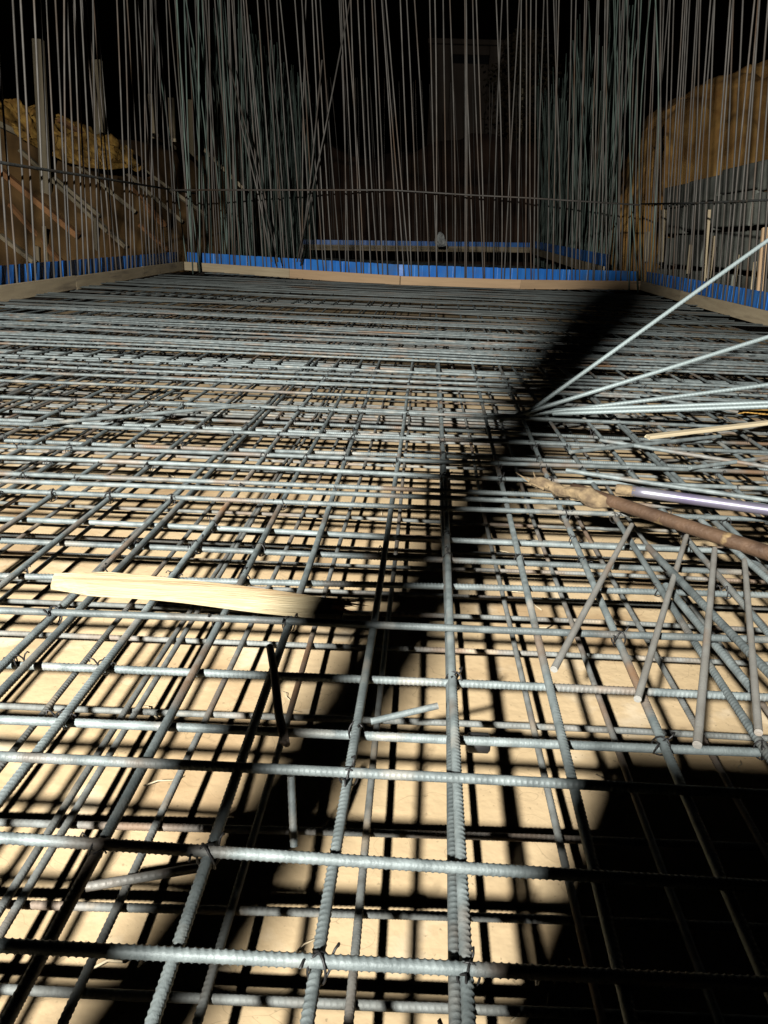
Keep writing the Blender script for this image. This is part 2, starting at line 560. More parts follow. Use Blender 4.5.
# ------------------------------------------------------------------ loose and bent bars
def loose_bar(p0, p1, r, label, name='loose_bar', group=None, material=STEEL, rib=0.11, pitch=0.0125, bend=0.002):
    p0, p1 = Vector(p0), Vector(p1)
    me = rebar_mesh(name, (p1 - p0).length, r, bend, pitch=pitch, rib=rib)
    o = link_obj(name, me, material)
    aim(o, p0, p1, random.uniform(0, 6.28), mid=True)
    return tag(o, label, 'steel bar', group)


LB = 'loose cut rods lying on the mat'
CR = mat('pale_cut_rod', (0.36, 0.36, 0.33), 0.5, 0.3, var=(0.28, 0.27, 0.24), vscale=12, bump=0.2, bscale=200,
         patch=(0.45, 0.28, 0.16), pscale=2.5, plo=0.6, phi=0.75)
loose_bar(on_z(632, 525, 0.06), on_z(555, 670, 0.055), 0.0088, 'short cut rod leaning towards the lower middle, tip above the bright slab', 'cut_rod', LB, CR, rib=0.03)
loose_bar(on_z(687, 536, 0.05), on_z(638, 699, 0.055), 0.0088, 'pale cut rod lying steeply, orange tip resting on a thick cross bar', 'cut_rod', LB, CR, rib=0.03)
loose_bar(on_z(715, 550, 0.05), on_z(697, 745, 0.06), 0.0095, 'longest pale cut rod, its lower tip fading into the dark shadow', 'cut_rod', LB, CR, rib=0.03)
loose_bar(on_z(744, 560, 0.05), on_z(758, 732, 0.06), 0.0088, 'yellowish cut rod standing nearest the photo edge', 'cut_rod', LB, CR, rib=0.03)
loose_bar(on_z(648, 548, 0.05), on_z(790, 695, 0.05), 0.0108, 'thick ribbed bar lying aslant across the loose rods', 'loose_bar')
loose_bar(on_z(665, 585, -0.02), on_z(752, 690, -0.02), 0.0108, 'thick ribbed bar lying aslant just below the slanting one', 'loose_bar')
loose_bar(on_z(371, 722, 0.0), on_z(438, 706, 0.025), 0.0072, 'short ribbed stub pointing over the slab beside the middle bars', 'bar_stub')
loose_bar(on_z(86, 888, -0.19), on_z(204, 868, -0.19), 0.0088, 'short ribbed stub with pale cut end near the bottom corner', 'bar_stub')
for (a, b, lab) in (((566, 470), (770, 500), 'thin bar lying askew behind the rusty pipe'),
                    ((600, 440), (790, 470), 'bar lying askew in the tangle behind the pale board'),
                    ((570, 452), (720, 436), 'bar lying askew beside the mud covered pipe end'),
                    ((690, 468), (790, 455), 'short bar lying askew in the tangle above the steel tube'),
                    ((640, 395), (770, 418), 'bar lying slightly askew beneath the fan of bent bars'),
                    ((30, 425), (250, 405), 'brownish bar lying askew far across the mat'),
                    ((700, 520), (790, 600), 'bar lying askew beneath the rusty pipe')):
    loose_bar(on_z(*a, 0.045), on_z(*b, 0.05), 0.0098, lab)

# fan of bent-down bars rising to the side
F0 = on_z(525, 414, 0.03)
def fan(u, v, Y, s0, lab, base=F0):
    p1 = on_y(u, v, Y)
    d = (p1 - base)
    loose_bar(base - d.normalized() * s0, base + d * 1.6, 0.0125, lab, 'bent_starter_bar', 'bent bars fanning over the mat', STEEL_BRIGHT, bend=0.006, pitch=0.02)
fan(768, 240, 4.7, 0.0, 'steepest bright bar of the fan, rising above the edge board')
fan(768, 338, 4.4, 0.15, 'second steepest bright bar of the fan, rising gently over the mat')
fan(768, 384, 4.3, 0.1, 'third bar of the fan, lying low over the mat', on_z(545, 412, 0.035))
fan(768, 402, 4.1, 0.1, 'flattest bright bar of the fan, lying along the mat', on_z(560, 410, 0.05))
fan(768, 406, 4.05, 0.1, 'flat bar of the fan lying right beside the flattest one', on_z(570, 413, 0.045))

# bent chair bar standing in the shadow
c0 = on_z(285, 742, 0.0)
pts = [on_z(270, 662, 0.03) + Vector((0, 0, 0.04)), on_z(274, 680, 0.03) + Vector((0, 0, 0.025)), on_z(279, 715, 0.0), c0, c0 + Vector((0.002, 0.01, -0.012))]
tag(link_obj('chair_bar', tube_mesh('chair_bar', pts, [0.0085, 0.009, 0.0095, 0.0095, 0.007], 10), STEEL_LOW), 'short dark bent support bar standing inside the long shadow', 'steel bar')
loose_bar(on_z(291, 776, -0.03), on_z(294, 846, -0.15), 0.008, 'short grey upright bar below the bent support bar', 'chair_bar')
# spacer near the middle
sp = on_z(479, 735, -0.05)
me = tube_mesh('bar_spacer', [sp + Vector((-0.025, 0, -0.02)), sp + Vector((-0.02, 0, -0.02)), sp + Vector((0.02, 0.001, -0.02)), sp + Vector((0.025, 0.001, -0.02))], [0.017, 0.022, 0.022, 0.017], 14)
tag(link_obj('bar_spacer', me, BLACKRUB), 'small dark round spacer clipped on a bar beside the doubled middle bars', 'spacer')

# ------------------------------------------------------------------ lath, board, pipe, tube
def lath():
    A = on_z(53, 583, 0.034); B = on_z(350, 609, 0.030)
    d = (B - A); L = d.length; n = 26
    y = Vector((-d.y, d.x, 0)).normalized()
    Vt = []
    for i in range(n + 1):
        t = i / n
        w = 0.038 - 0.004 * t + 0.003 * math.sin(t * 11)
        if t < 0.16: w *= 0.35 + 0.65 * t / 0.16
        top_o, bot_o = w, w
        if t > 0.62: top_o *= 1 - 0.45 * (t - 0.62) / 0.38 + random.uniform(-0.08, 0.06)
        if t > 0.9: bot_o *= 0.8 + random.uniform(-0.1, 0.15)
        c = A + d * t + Vector((0, 0, 0.006 * math.sin(t * 5) + 0.004))
        jag = random.uniform(-0.03, 0.02) if i == n else 0
        c = c + d.normalized() * jag
        Vt.append((c + y * top_o, c - y * bot_o))
    bm = bmesh.new(); up_, dn_ = [], []
    for a, b in Vt:
        m_ = (a + b) / 2
        tilt = 0.012
        up_.append([bm.verts.new(a + Vector((0, 0, 0.007 + tilt))), bm.verts.new(m_ + Vector((0, 0, 0.009))), bm.verts.new(b + Vector((0, 0, 0.007 - tilt)))])
        dn_.append([bm.verts.new(a + Vector((0, 0, -0.005 + tilt))), bm.verts.new(m_ + Vector((0, 0, -0.004))), bm.verts.new(b + Vector((0, 0, -0.005 - tilt)))])
    for i in range(n):
        for j in range(2):
            bm.faces.new((up_[i][j], up_[i][j + 1], up_[i + 1][j + 1], up_[i + 1][j]))
            bm.faces.new((dn_[i][j], dn_[i + 1][j], dn_[i + 1][j + 1], dn_[i][j + 1]))
        bm.faces.new((up_[i][0], up_[i + 1][0], dn_[i + 1][0], dn_[i][0]))
        bm.faces.new((up_[i][2], dn_[i][2], dn_[i + 1][2], up_[i + 1][2]))
    bm.faces.new((up_[0][0], dn_[0][0], dn_[0][1], dn_[0][2], up_[0][2], up_[0][1]))
    bm.faces.new((up_[n][0], up_[n][1], up_[n][2], dn_[n][2], dn_[n][1], dn_[n][0]))
    bmesh.ops.recalc_face_normals(bm, faces=bm.faces)
    me = bpy.data.meshes.new('wooden_lath'); bm.to_mesh(me); bm.free()
    o = link_obj('wooden_lath', me, LATH)
    tag(o, 'torn pale wooden lath lying flat across the bars', 'wood lath')
    # dark splintered end
    spl = bmesh.new()
    E = Vt[-1]
    for k in range(9):
        t = random.random()
        p = E[0].lerp(E[1], t) - d.normalized() * 0.03 + Vector((0, 0, 0.012))
        q = p + d.normalized() * random.uniform(0.05, 0.11) + y * random.uniform(-0.04, 0.05) + Vector((0, 0, random.uniform(-0.02, 0.03)))
        s = y * 0.006
        vs = [spl.verts.new(p + s), spl.verts.new(p - s), spl.verts.new(q), spl.verts.new(p + Vector((0, 0, 0.009)))]
        for f in ((0, 1, 2), (1, 3, 2), (3, 0, 2), (0, 3, 1)):
            spl.faces.new([vs[i] for i in f])
    me2 = bpy.data.meshes.new('splinters'); spl.to_mesh(me2); spl.free()
    link_obj('splintered_end', me2, TIMBER_RED, o)
lath()

# rusty pipe with a mud-caked end
p0, p1 = on_z(598, 497, 0.07), on_z(768, 553, 0.075)
dv = (p1 - p0).normalized()
pts = [p0 + dv * (i * 0.06 - 0.12) for i in range(20)]
pipe = link_obj('rusty_pipe', tube_mesh('rusty_pipe', pts, 0.024, 18), RUST)
tag(pipe, 'rusty brown pipe lying on the mat with a mud caked end', 'pipe')
q0 = on_z(529, 482, 0.06)
n = 16
mp, mr_ = [], []
for i in range(n + 1):
    t = i / n
    c = q0.lerp(p0 + dv * 0.12, t)
    mp.append(c + Vector((0, 0.01 * math.sin(t * 9), 0.006 * math.sin(t * 14))))
    mr_.append((0.017 + 0.010 * math.sin(t * 2.6 + 0.4) + random.uniform(-0.004, 0.004)) * (0.35 if i == 0 else 0.75 if i == 1 else 0.9 if i == n else 1))
mme = tube_mesh('mud_caked_end', mp, mr_, 20)
for v in mme.vertices:
    k = noise.fractal(v.co * 22, 1.0, 2.0, 4)
    v.co += Vector((k, noise.noise(v.co * 31), k)) * 0.010
link_obj('mud_caked_end', mme, MUD, pipe)
spl = bmesh.new()
for k in range(12):
    p = q0 + dv * random.uniform(0.0, 0.12) + Vector((random.uniform(-0.012, 0.012), random.uniform(-0.02, 0.02), random.uniform(-0.01, 0.02)))
    q = p - dv * random.uniform(0.02, 0.07) + Vector((random.uniform(-0.02, 0.02), random.uniform(-0.03, 0.03), random.uniform(-0.01, 0.025)))
    e1 = Vector((0.004, 0.006, 0)); e2 = Vector((0, 0.002, 0.008))
    vs = [spl.verts.new(p + e1), spl.verts.new(p - e1), spl.verts.new(q), spl.verts.new(p + e2)]
    for f in ((0, 1, 2), (1, 3, 2), (3, 0, 2), (0, 3, 1)):
        spl.faces.new([vs[i] for i in f])
me2 = bpy.data.meshes.new('splinters'); spl.to_mesh(me2); spl.free()
link_obj('splinters', me2, MUD, pipe)
mp2 = [p0 + dv * (0.68 + 0.012 * i) for i in range(9)]
mm2 = tube_mesh('mud_patch', mp2, [0.02, 0.0255, 0.0275, 0.027, 0.0285, 0.0265, 0.028, 0.0255, 0.02], 18)
for v in mm2.vertices:
    v.co += Vector((1, 1, 1)) * noise.noise(v.co * 60) * 0.003
link_obj('mud_patch', mm2, MUD, pipe)
s0, s1 = on_z(632, 491, 0.10), on_z(768, 510, 0.10)
sd = (s1 - s0).normalized()
tube_o = link_obj('steel_tube', tube_mesh('steel_tube', [s0 + sd * (0.05 * i) for i in range(24)], 0.0195, 20), CHROME)
tag(tube_o, 'shiny bluish purple steel tube resting beside the rusty pipe', 'steel tube')
link_obj('collar', tube_mesh('collar', [s0 - sd * 0.06, s0 - sd * 0.055, s0 + sd * 0.012, s0 + sd * 0.015], [0.014, 0.0195, 0.0195, 0.015], 16), MUD, tube_o)

# pale boards in the tangle
o = beam('loose_board', on_z(648, 437, 0.07), on_z(800, 419, 0.09), 0.045, 0.018, TIMBER, cuts=8, rag=0.01)
tag(o, 'pale narrow board lying in the tangle of bars behind the pipe', 'board')
o = beam('loose_board', on_z(742, 413, 0.11), on_z(800, 411, 0.11), 0.06, 0.02, STRAW, cuts=4, rag=0.006)
tag(o, 'bright yellow board end lying beneath the flattest fan bars', 'board')
# twigs and wire ends littering the slab
TW = [tube_mesh('twig', [(0, 0, 0), (0.03, 0.008, 0.004), (0.055, -0.004, 0.006), (0.085, 0.01, 0.003)], [0.002, 0.0025, 0.002, 0.001], 5),
      tube_mesh('twig', [(0, 0, 0), (0.02, 0.012, 0.006), (0.045, 0.016, 0.01), (0.05, 0.036, 0.004)], [0.0016, 0.0016, 0.0015, 0.001], 5)]
for t_ in TW: t_.materials.append(TIMBER)
for i in range(70):
    yy = random.uniform(0.7, 4.5)
    o = link_obj('twig', random.choice(TW))
    o.location = (random.uniform(-0.6, 0.6) * yy, yy, ZG + 0.006)
    o.rotation_euler = (0, 0, random.uniform(0, 6.28))
    s = random.uniform(0.5, 1.5); o.scale = (s, s, s)
    tag(o, 'thin dark twig lying on the pale slab beneath the bars', 'twig', 'twigs littering the slab')

# ------------------------------------------------------------------ edge boards and blue sheeting
def edge_run(pts, name_words, mats, zt=0.205, blue_h=0.22, tilt=0.0, boards=None):
    """pts: base points on the mat, left to right as seen from inside; boards on edge, blue ribbed sheet behind."""
    outs = []
    for i, (a, b) in enumerate(zip(pts, pts[1:])):
        a, b = Vector(a), Vector(b)
        d = (b - a).normalized()
        a2 = a + d * 0.006 + Vector((0, 0, zt / 2 + random.uniform(-0.006, 0.006)))
        b2 = b - d * 0.006 + Vector((0, 0, zt / 2 + random.uniform(-0.006, 0.006)))
        o = beam('edge_board', a2, b2, 0.045, zt, mats[i % len(mats)], cuts=12, bow=random.uniform(-0.01, 0.01), rag=0.004)
        tag(o, name_words[i], 'edge board', 'boards edging the mat')
        outs.append(o)
    return outs


def blue_run(pts, off, z0, z1, label, pitch=0.17):
    """Ribbed plastic sheeting along a line: shallow flutes with real thickness."""
    prof = []
    for a, b in zip(pts, pts[1:]):
        a, b = Vector(a), Vector(b)
        d = (b - a); L = d.length; d.normalize()
        nrm = Vector((-d.y, d.x, 0))
        n = max(2, int(L / pitch))
        for i in range(n):
            for f, e in ((0.0, 0.0), (0.05, 0.004), (0.5, 0.007), (0.95, 0.004)):
                prof.append((a + d * (L * (i + f) / n) + nrm * (off + e + random.uniform(-0.003, 0.003)), random.uniform(-0.005, 0.004)))
    V, Q = [], []
    for p, dz in prof:
        V += [(p.x, p.y, z0 + p.z), (p.x + 0.002, p.y, (z0 + z1) / 2 + p.z), (p.x, p.y + 0.004, z1 + dz + p.z)]
    for i in range(len(prof) - 1):
        for j in range(2):
            Q.append((i * 3 + j, i * 3 + 3 + j, i * 3 + 4 + j, i * 3 + 1 + j))
    me = mesh_np('blue_sheeting', V, Q, False)
    o = link_obj('blue_sheeting', me, BLUE)
    s = o.modifiers.new('solid', 'SOLIDIFY'); s.thickness = 0.008; s.offset = 0
    return tag(o, label, 'plastic sheeting')


cL = on_z(183, 270); cR = on_z(640, 290)
l0 = on_z(0, 303)
dl = (cL - l0)
left_pts = [l0 - dl * 0.62, l0.lerp(cL, 0.26), l0.lerp(cL, 0.64), cL]
far_pts = [cL + Vector((0.05, 0, 0)), on_z(290, 278), on_z(400, 286), on_z(520, 289), cR]
r1 = on_z(768, 327)
dr = r1 - cR
right_pts = [cR, cR.lerp(r1, 0.45), r1 + dr * 0.02, r1 + dr * 0.7]
print('corners', l0, cL, cR, r1, [round(p.y, 2) for p in far_pts])
edge_run(left_pts, ['pale edge board below the timber props, its end butting at a bright joint', 'weathered edge board between two joints below the blue strip',
                    'edge board running into the far corner nearest the props'], [BOARD])
edge_run(far_pts, ['pale far edge board beginning at the corner by the props', 'far edge board beneath brightest blue sheeting, second from the props',
                   'orange tinted far edge board in the middle', 'orange tinted far edge board meeting the shadowed corner'], [BOARD, BOARD_WARM, BOARD_WARM, BOARD_WARM])
edge_run(right_pts, ['tan edge board at the shadowed far corner below the concrete wall', 'tan edge board under blue sheeting below the stakes',
                     'tan edge board running out of the photo beneath the fan bars'], [BOARD])
blue_run(left_pts, 0.11, 0.0, 0.43, 'dark blue ribbed sheeting along the side with timber props')
blue_run(far_pts, 0.11, 0.0, 0.43, 'bright blue ribbed sheeting across the far end of the mat')
blue_run(right_pts, 0.11, 0.0, 0.43, 'deep blue ribbed sheeting along the side with the concrete wall')

# second bay behind: boards and blue sheeting
b0, b1 = on_y(300, 247, 37), on_y(530, 250, 38)
b2 = on_y(603, 272, 20)
o = beam('edge_board', b0, b1, 0.06, 0.24, BOARD, cuts=8); tag(o, 'distant pale edge board closing the second bay', 'edge board', 'boards edging the second bay')
o = beam('edge_board', b1, b2, 0.06, 0.26, BOARD, cuts=8); tag(o, 'distant pale edge board slanting along the second bay towards the corner', 'edge board', 'boards edging the second bay')
blue_run([b0 + Vector((0, .1, 0)), b1 + Vector((0, .1, 0))], 0.05, 0.06, 0.32, 'faint blue sheeting strip far behind, above the distant edge board', 0.3)
blue_run([b1 + Vector((.1, .1, 0)), b2 + Vector((.1, .1, 0))], 0.05, 0.0, 0.40, 'blue sheeting strip slanting back along the second bay', 0.3)
# mat of the second bay, read as one mass in the dark
Vs, Qs = [], []
y = 18.9
while y < 36:
    V, Q = tube_np([(-5.3, y, 0.0), (0, y + 0.05, 0.0), (4.7, y, 0)], 0.014, 6)
    n = len(Vs); Vs += [tuple(v) for v in V]; Qs += [tuple(i + n for i in q) for q in Q]
    y += 0.22 + random.uniform(-0.04, 0.04)
o = link_obj('distant_bar_mat', mesh_np('distant_bar_mat', Vs, Qs), STEEL)
o['kind'] = 'stuff'
tag(o, 'dark distant bar mat of the second bay behind the blue sheeting', 'steel bars')

# ------------------------------------------------------------------ vertical starter bars
def vert_mesh(length, r, bow):
    pts = []
    n = 12
    a = random.uniform(0, 6.28); f = random.uniform(0.6, 1.4); ph = random.uniform(0, 3)
    for i in range(n + 1):
        t = i / n
        e = bow * (math.sin(t * math.pi * f + ph) - math.sin(ph))
        pts.append((e * math.cos(a), e * math.sin(a), t * length))
    return tube_mesh('starter_bar', pts, r, 8)


V_FAR = [vert_mesh(7.4, 0.0138, random.uniform(0.02, 0.10)) for _ in range(6)]
V_TEAL = [vert_mesh(7.0, 0.0155, random.uniform(0.03, 0.14)) for _ in range(6)]
for me_ in V_FAR: me_.materials.append(STEEL_UP)
for me_ in V_TEAL: me_.materials.append(STEEL_TEAL)


def pix(p):
    d = Vector(p) - Vector((0, 0, H))
    z = d.dot(fw)
    return W0 / 2 + FPX * d.dot(rt) / z, H0 / 2 - FPX * d.dot(up) / z


def img_slope(u):
    return float(np.interp(u, [-100, 0, 160, 320, 428, 515, 640, 750, 900], [0.05, 0.05, 0.055, 0.07, 0.036, 0.0, -0.02, -0.055, -0.08]))


def starter(p, meshes, label, group, lean=None, jit=0.010, z0=0.0, sc=1.0):
    p = Vector(p)
    u, v = pix(p)
    u2, v2 = pix(p + Vector((0, 0, 3)))
    true = (u2 - u) / (v2 - v)
    ln = (img_slope(u) - true) if lean is None else lean     # radians, + = top leaning towards -X
    ln = max(-0.11, min(0.11, ln))
    o = link_obj('starter_bar', random.choice(meshes))
    o.location = (p.x, p.y, z0)
    o.rotation_euler = (random.gauss(0, jit), -ln + random.gauss(0, jit), random.uniform(0, 6.28))
    # spin first, then lean
    o.rotation_mode = 'ZYX'
    M = Matrix.Rotation(-ln + random.gauss(0, jit), 4, 'Y') @ Matrix.Rotation(random.gauss(0, jit), 4, 'X') @ Matrix.Rotation(random.uniform(0, 6.28), 4, 'Z')
    M = M @ Matrix.Diagonal((1, 1, sc, 1))
    M.translation = Vector((p.x, p.y, z0))
    o.matrix_world = M
    return tag(o, label, 'starter bar', group)


def along(pts, step, off, jitter=0.03):
    res = []
    for a, b in zip(pts, pts[1:]):
        a, b = Vector(a), Vector(b)
        d = b - a; L = d.length; d.normalize()
        nrm = Vector((-d.y, d.x, 0))
        s = random.uniform(0, step)
        while s < L:
            res.append(a + d * s + nrm * (off + random.uniform(-0.01, 0.01)))
            s += step * random.uniform(0.75, 1.25)
    return res


GF = 'tall starter bars along the far end'
for p in along(far_pts, 0.205, 0.065):
    starter(p, V_FAR, 'tall thin grey starter bar rising from the far end board', GF)
for p in along(far_pts, 0.55, 0.075):
    starter(p + Vector((0, 0.02, 0)), V_FAR, 'tall thin grey starter bar rising from the far end board', GF, jit=0.035)
for p in along(left_pts, 0.30, 0.065):
    starter(p, V_FAR, 'tall thin brownish starter bar rising beside the timber props', 'tall starter bars on the side of the props')
for p in along(right_pts, 0.29, 0.065):
    starter(p, V_FAR, 'tall thin brownish starter bar rising before the concrete wall', 'tall starter bars on the concrete wall side')
# strongly leaning ones
def leaner(a, b, Y, lab):
    p, q = on_y(*a, Y), on_y(*b, Y)
    o = link_obj('starter_bar', tube_mesh('starter_bar', [p, p.lerp(q, 0.5) + Vector((0.03, 0, 0)), q], 0.016, 8), STEEL_UP)
    tag(o, lab, 'starter bar')
leaner((297, 262), (352, -10), 17.6, 'slanting starter bar crossing its upright neighbours, top leaning to the middle')
leaner((278, 262), (228, 60), 17.7, 'slanting starter bar leaning back towards the timber props')
leaner((272, 262), (240, 120), 17.8, 'second slanting starter bar leaning back towards the timber props')
leaner((300, 262), (322, 60), 17.75, 'slightly slanting starter bar beside the crossing pair')
# rows of the second bay
def depth_row(x0, x1, y0, y1, n, lab, grp, meshes, jit=0.03, lean=None):
    for i in range(n):
        t = (i + random.uniform(-0.4, 0.4)) / n
        yy = y0 + (y1 - y0) * t
        starter((x0 + (x1 - x0) * t + random.gauss(0, 0.12), yy, 0.1), meshes, lab, grp, jit=jit, z0=0.0, sc=random.uniform(0.93, 1.06), lean=lean)
depth_row(-5.6, -5.2, 18.3, 38, 48, 'distant greenish starter bar in the dense row behind the props', 'starter bars in the dense row behind the props', V_TEAL)
depth_row(4.9, 5.0, 18.3, 38, 44, 'distant greenish starter bar in the dense row beside the ochre bank', 'starter bars in the dense row beside the ochre bank', V_TEAL)
for i in range(34):
    starter((-5 + 10 * (i + random.random()) / 34, 37.5 + random.uniform(-0.3, 0.3), 0.3), V_FAR, 'dim starter bar of the farthest row closing the second bay',
            'starter bars of the farthest row', jit=0.02)
# the rest of the dense bundles, one mass
Vs, Qs = [], []
for i in range(330):
    side = -1 if i % 5 > 1 else 1
    yy = 19.5 + 19.5 * math.sqrt(random.random()) if side < 0 else random.uniform(24, 39)
    xx = (-5.75 - random.uniform(0, 0.9)) if side < 0 else 5.0 + random.uniform(0, 0.3)
    L = random.uniform(5.2, 7.3)
    dx, dy = random.gauss(0.0, 0.25) - 0.15, random.gauss(0, 0.25)
    V, Q = tube_np([(xx, yy, 0), (xx + dx * 0.4 + random.gauss(0, 0.04), yy + dy * 0.5, L * 0.5), (xx + dx, yy + dy, L)], 0.017, 5)
    n = len(Vs); Vs += [tuple(v) for v in V]; Qs += [tuple(i_ + n for i_ in q) for q in Q]
o = link_obj('distant_starter_bars', mesh_np('distant_starter_bars', Vs, Qs), STEEL_TEAL)
o['kind'] = 'stuff'
tag(o, 'dense thicket of distant greenish starter bars on both sides of the second bay', 'starter bars')

# pale crumpled bag left in the second bay
bm = bmesh.new(); bmesh.ops.create_icosphere(bm, subdivisions=3, radius=0.3)
for v in bm.verts:
    k = 1 + 0.45 * noise.fractal(v.co * 4, 1.0, 2.0, 3)
    v.co = Vector((v.co.x * k * 0.8, v.co.y * k * 0.6, max(-0.2, v.co.z * k * (1.2 if v.co.z > 0 else 0.8))))
me = bpy.data.meshes.new('plastic_bag'); bm.to_mesh(me); bm.free()
o = link_obj('plastic_bag', me, mat('white_bag', (0.75, 0.78, 0.75), 0.5, bump=0.4, bscale=12))
o.location = on_y(441, 242, 35.5)
tag(o, 'small white crumpled bag in the dark far end of the second bay', 'bag')

# horizontal rails tied to the uprights
def rail(pts, lab, r=0.017, material=STEEL_UP):
    tag(link_obj('tie_rail', tube_mesh('tie_rail', pts, r, 8), material), lab, 'tie rail', 'rails tied across the starter bars')
yf = far_pts[2].y - 0.0
rail([on_y(170, 190, yf + .02), on_y(300, 190, yf + .0), on_y(390, 190, yf), on_y(470, 195, yf), on_y(530, 198, yf), on_y(640, 205, yf)], 'long thin rail tied across the far starter bars', 0.016)
rail([on_x(-60, 150, -5.0), on_x(8, 164, -5.18), on_x(100, 178, -5.5), on_x(198, 194, -5.85)], 'dark rail tied along the starter bars before the props', 0.02, STEEL_LOW)
rail([on_x(640, 204, 4.92), on_x(700, 203, 4.75), on_x(768, 200, 4.6), on_x(860, 192, 4.45)], 'thin rail tied along the starter bars before the concrete wall', 0.018, STEEL_LOW)

# ------------------------------------------------------------------ earth banks
def bank(name, rows, label, material, amp=0.35, freq=0.5, sub=5):
    """rows: list of cross-profiles (lists of points) ordered along the bank."""
    def lerp_rows(a, b, t): return [p.lerp(q, t) for p, q in zip(a, b)]
    rows = [[Vector(p) for p in r] for r in rows]
    dense = []
    for a, b in zip(rows, rows[1:]):
        for i in range(sub):
            dense.append(lerp_rows(a, b, i / sub))
    dense.append(rows[-1])
    dd = []
    for r in dense:
        q = []
        for a, b in zip(r, r[1:]):
            for i in range(sub):
                q.append(a.lerp(b, i / sub))
        q.append(r[-1]); dd.append(q)
    V = []
    for r in dd:
        for j, p in enumerate(r):
            k = noise.fractal(p * freq, 0.9, 2.0, 5)
            k2 = noise.fractal(p * freq + Vector((9, 4, 2)), 0.9, 2.0, 5)
            f = 0.15 if j == 0 else 1.0
            k3 = noise.fractal(p * freq * 1.7 + Vector((1, 7, 5)), 0.8, 2.0, 5)
            V.append((p.x + k2 * amp * 0.7 * f, p.y + k3 * amp * 1.2 * f, p.z + k * amp * f))
    nj = len(dd[0])
    Q = [(i * nj + j, i * nj + j + 1, (i + 1) * nj + j + 1, (i + 1) * nj + j) for i in range(len(dd) - 1) for j in range(nj - 1)]
    me = mesh_np(name, V, Q)
    o = link_obj(name, me, material)
    o['kind'] = 'structure'
    return o


LB_ROWS = [((-24, -2), (-.857, .51), 5.6), ((-20, 4), (-.857, .51), 5.4), ((-17, 9), (-.857, .51), 5.3), ((-14, 14), (-.857, .51), 5.2), ((-12.4, 16.7), (-.857, .51), 5.0),
           ((-10.8, 19.3), (-.857, .51), 4.7), ((-9.5, 21.5), (-.857, .51), 4.35), ((-8.2, 23.7), (-.88, .46), 3.95), ((-7.4, 26.5), (-.97, .25), 3.7), ((-7.1, 32), (-1, 0), 4.0),
           ((-7.0, 45), (-1, 0), 4.4), ((-7.0, 60), (-1, 0), 4.6)]
rows = []
for (tx, ty), (dx, dy), zc in LB_ROWS:
    rows.append([(tx + dx * q, ty + dy * q, z) for q, z in ((0, ZG - 0.1), (1.3, zc * 0.26), (2.7, zc * 0.62), (4.0, zc), (5.5, zc + 0.2), (34, zc + 0.8))])
left_bank = bank('earth_bank', rows, '', EARTH_L, amp=0.30, freq=0.8, sub=7)
rows = []
for y in range(-6, 24, 3):
    rows.append([(8.6, y, ZG - 0.1), (9.3, y, 2.0), (10.2, y, 4.2), (11.4, y, 6.0), (14, y, 6.6), (45, y, 7.0)])
bank('side_bank', rows, '', EARTH_R, amp=0.4)
rows = []
for (x, zc) in ((5.15, 0.3), (5.4, 2.0), (5.9, 2.9), (6.15, 3.9), (6.6, 4.9), (7.3, 5.4), (8.2, 5.8), (9.2, 6.2), (10.6, 6.5), (13, 6.7), (18, 7), (30, 7.2), (45, 7.5)):
    yb = 22.2 + 0.5 * math.sin(x * 2)
    rows.append([(x, yb, ZG - 0.1), (x, yb + 0.9, zc * 0.33), (x, yb + 1.6, zc * 0.62), (x, yb + 2.6, zc * 0.9), (x, yb + 3.6, zc), (x + 0.3, yb + 7, zc * 0.97), (x + 1.5, yb + 14, zc * 0.5)])
bank('ochre_bank', rows, '', EARTH_R, amp=0.26, freq=0.8, sub=10)
rows = []
for x in range(-40, 46, 4):
    zc = 6.6 + 0.8 * math.sin(x * 0.4)
    rows.append([(x, 47, ZG - 0.1), (x, 50, 2.5), (x, 53, 5.0), (x, 55, zc), (x, 75, zc + 1.2)])
bank('end_bank', rows, '', EARTH_D, amp=0.5)

# straw-coloured heap catching light on top of the bank with props
rows = []
A_ = on_y(-6, 112, 23.0); B_ = on_y(126, 152, 26.6)
nb = Vector((.857, -.51, 0))
for i in range(15):
    t = i / 14
    c = A_.lerp(B_, t)
    e = (0.35 + 0.65 * math.sin(math.pi * (0.1 + 0.8 * t))) * (1 - 0.3 * t)
    rows.append([c + nb * 0.9 + Vector((0, 0, -1.1 * e)), c + nb * 0.65 + Vector((0, 0, -0.35)), c + nb * 0.2 + Vector((0, 0, 0.35 * e)), c - nb * 0.5 + Vector((0, 0, 0.5 * e)), c - nb * 1.6 + Vector((0, 0, -0.6))])
o = bank('straw_heap', rows, '', STRAW, amp=0.26, freq=1.9, sub=9)
del o['kind']
tag(o, 'yellow straw heap catching light on top of the bank behind the props', 'straw heap')

# ------------------------------------------------------------------ timber props and posts on the bank side
from mathutils.bvhtree import BVHTree
bpy.context.view_layer.update()
LB_TREE = BVHTree.FromObject(left_bank, bpy.context.evaluated_depsgraph_get())


def on_bank(u, v, lift=0.12):
    d = ray(u, v).normalized()
    h = LB_TREE.ray_cast(Vector((0, 0, H)), d)
    if h[0] is None or h[0].y > 40:
        return None
    return h[0] - d * lift


def prop(a, Xa, b, Xb, w, h, label, material=TIMBER, name='timber_prop', group='slanting props against the bank'):
    p, q = on_bank(*a, 0.15), on_bank(*b, 0.5)
    if p is None: p = on_y(*a, 24.0)
    if q is None: q = on_y(*b, 24.0)
    o = beam(name, p, q, w * 1.45, h * 1.45, material, cuts=6, rag=0.02, bev=0.008)
    return tag(o, label, 'timber prop', group)


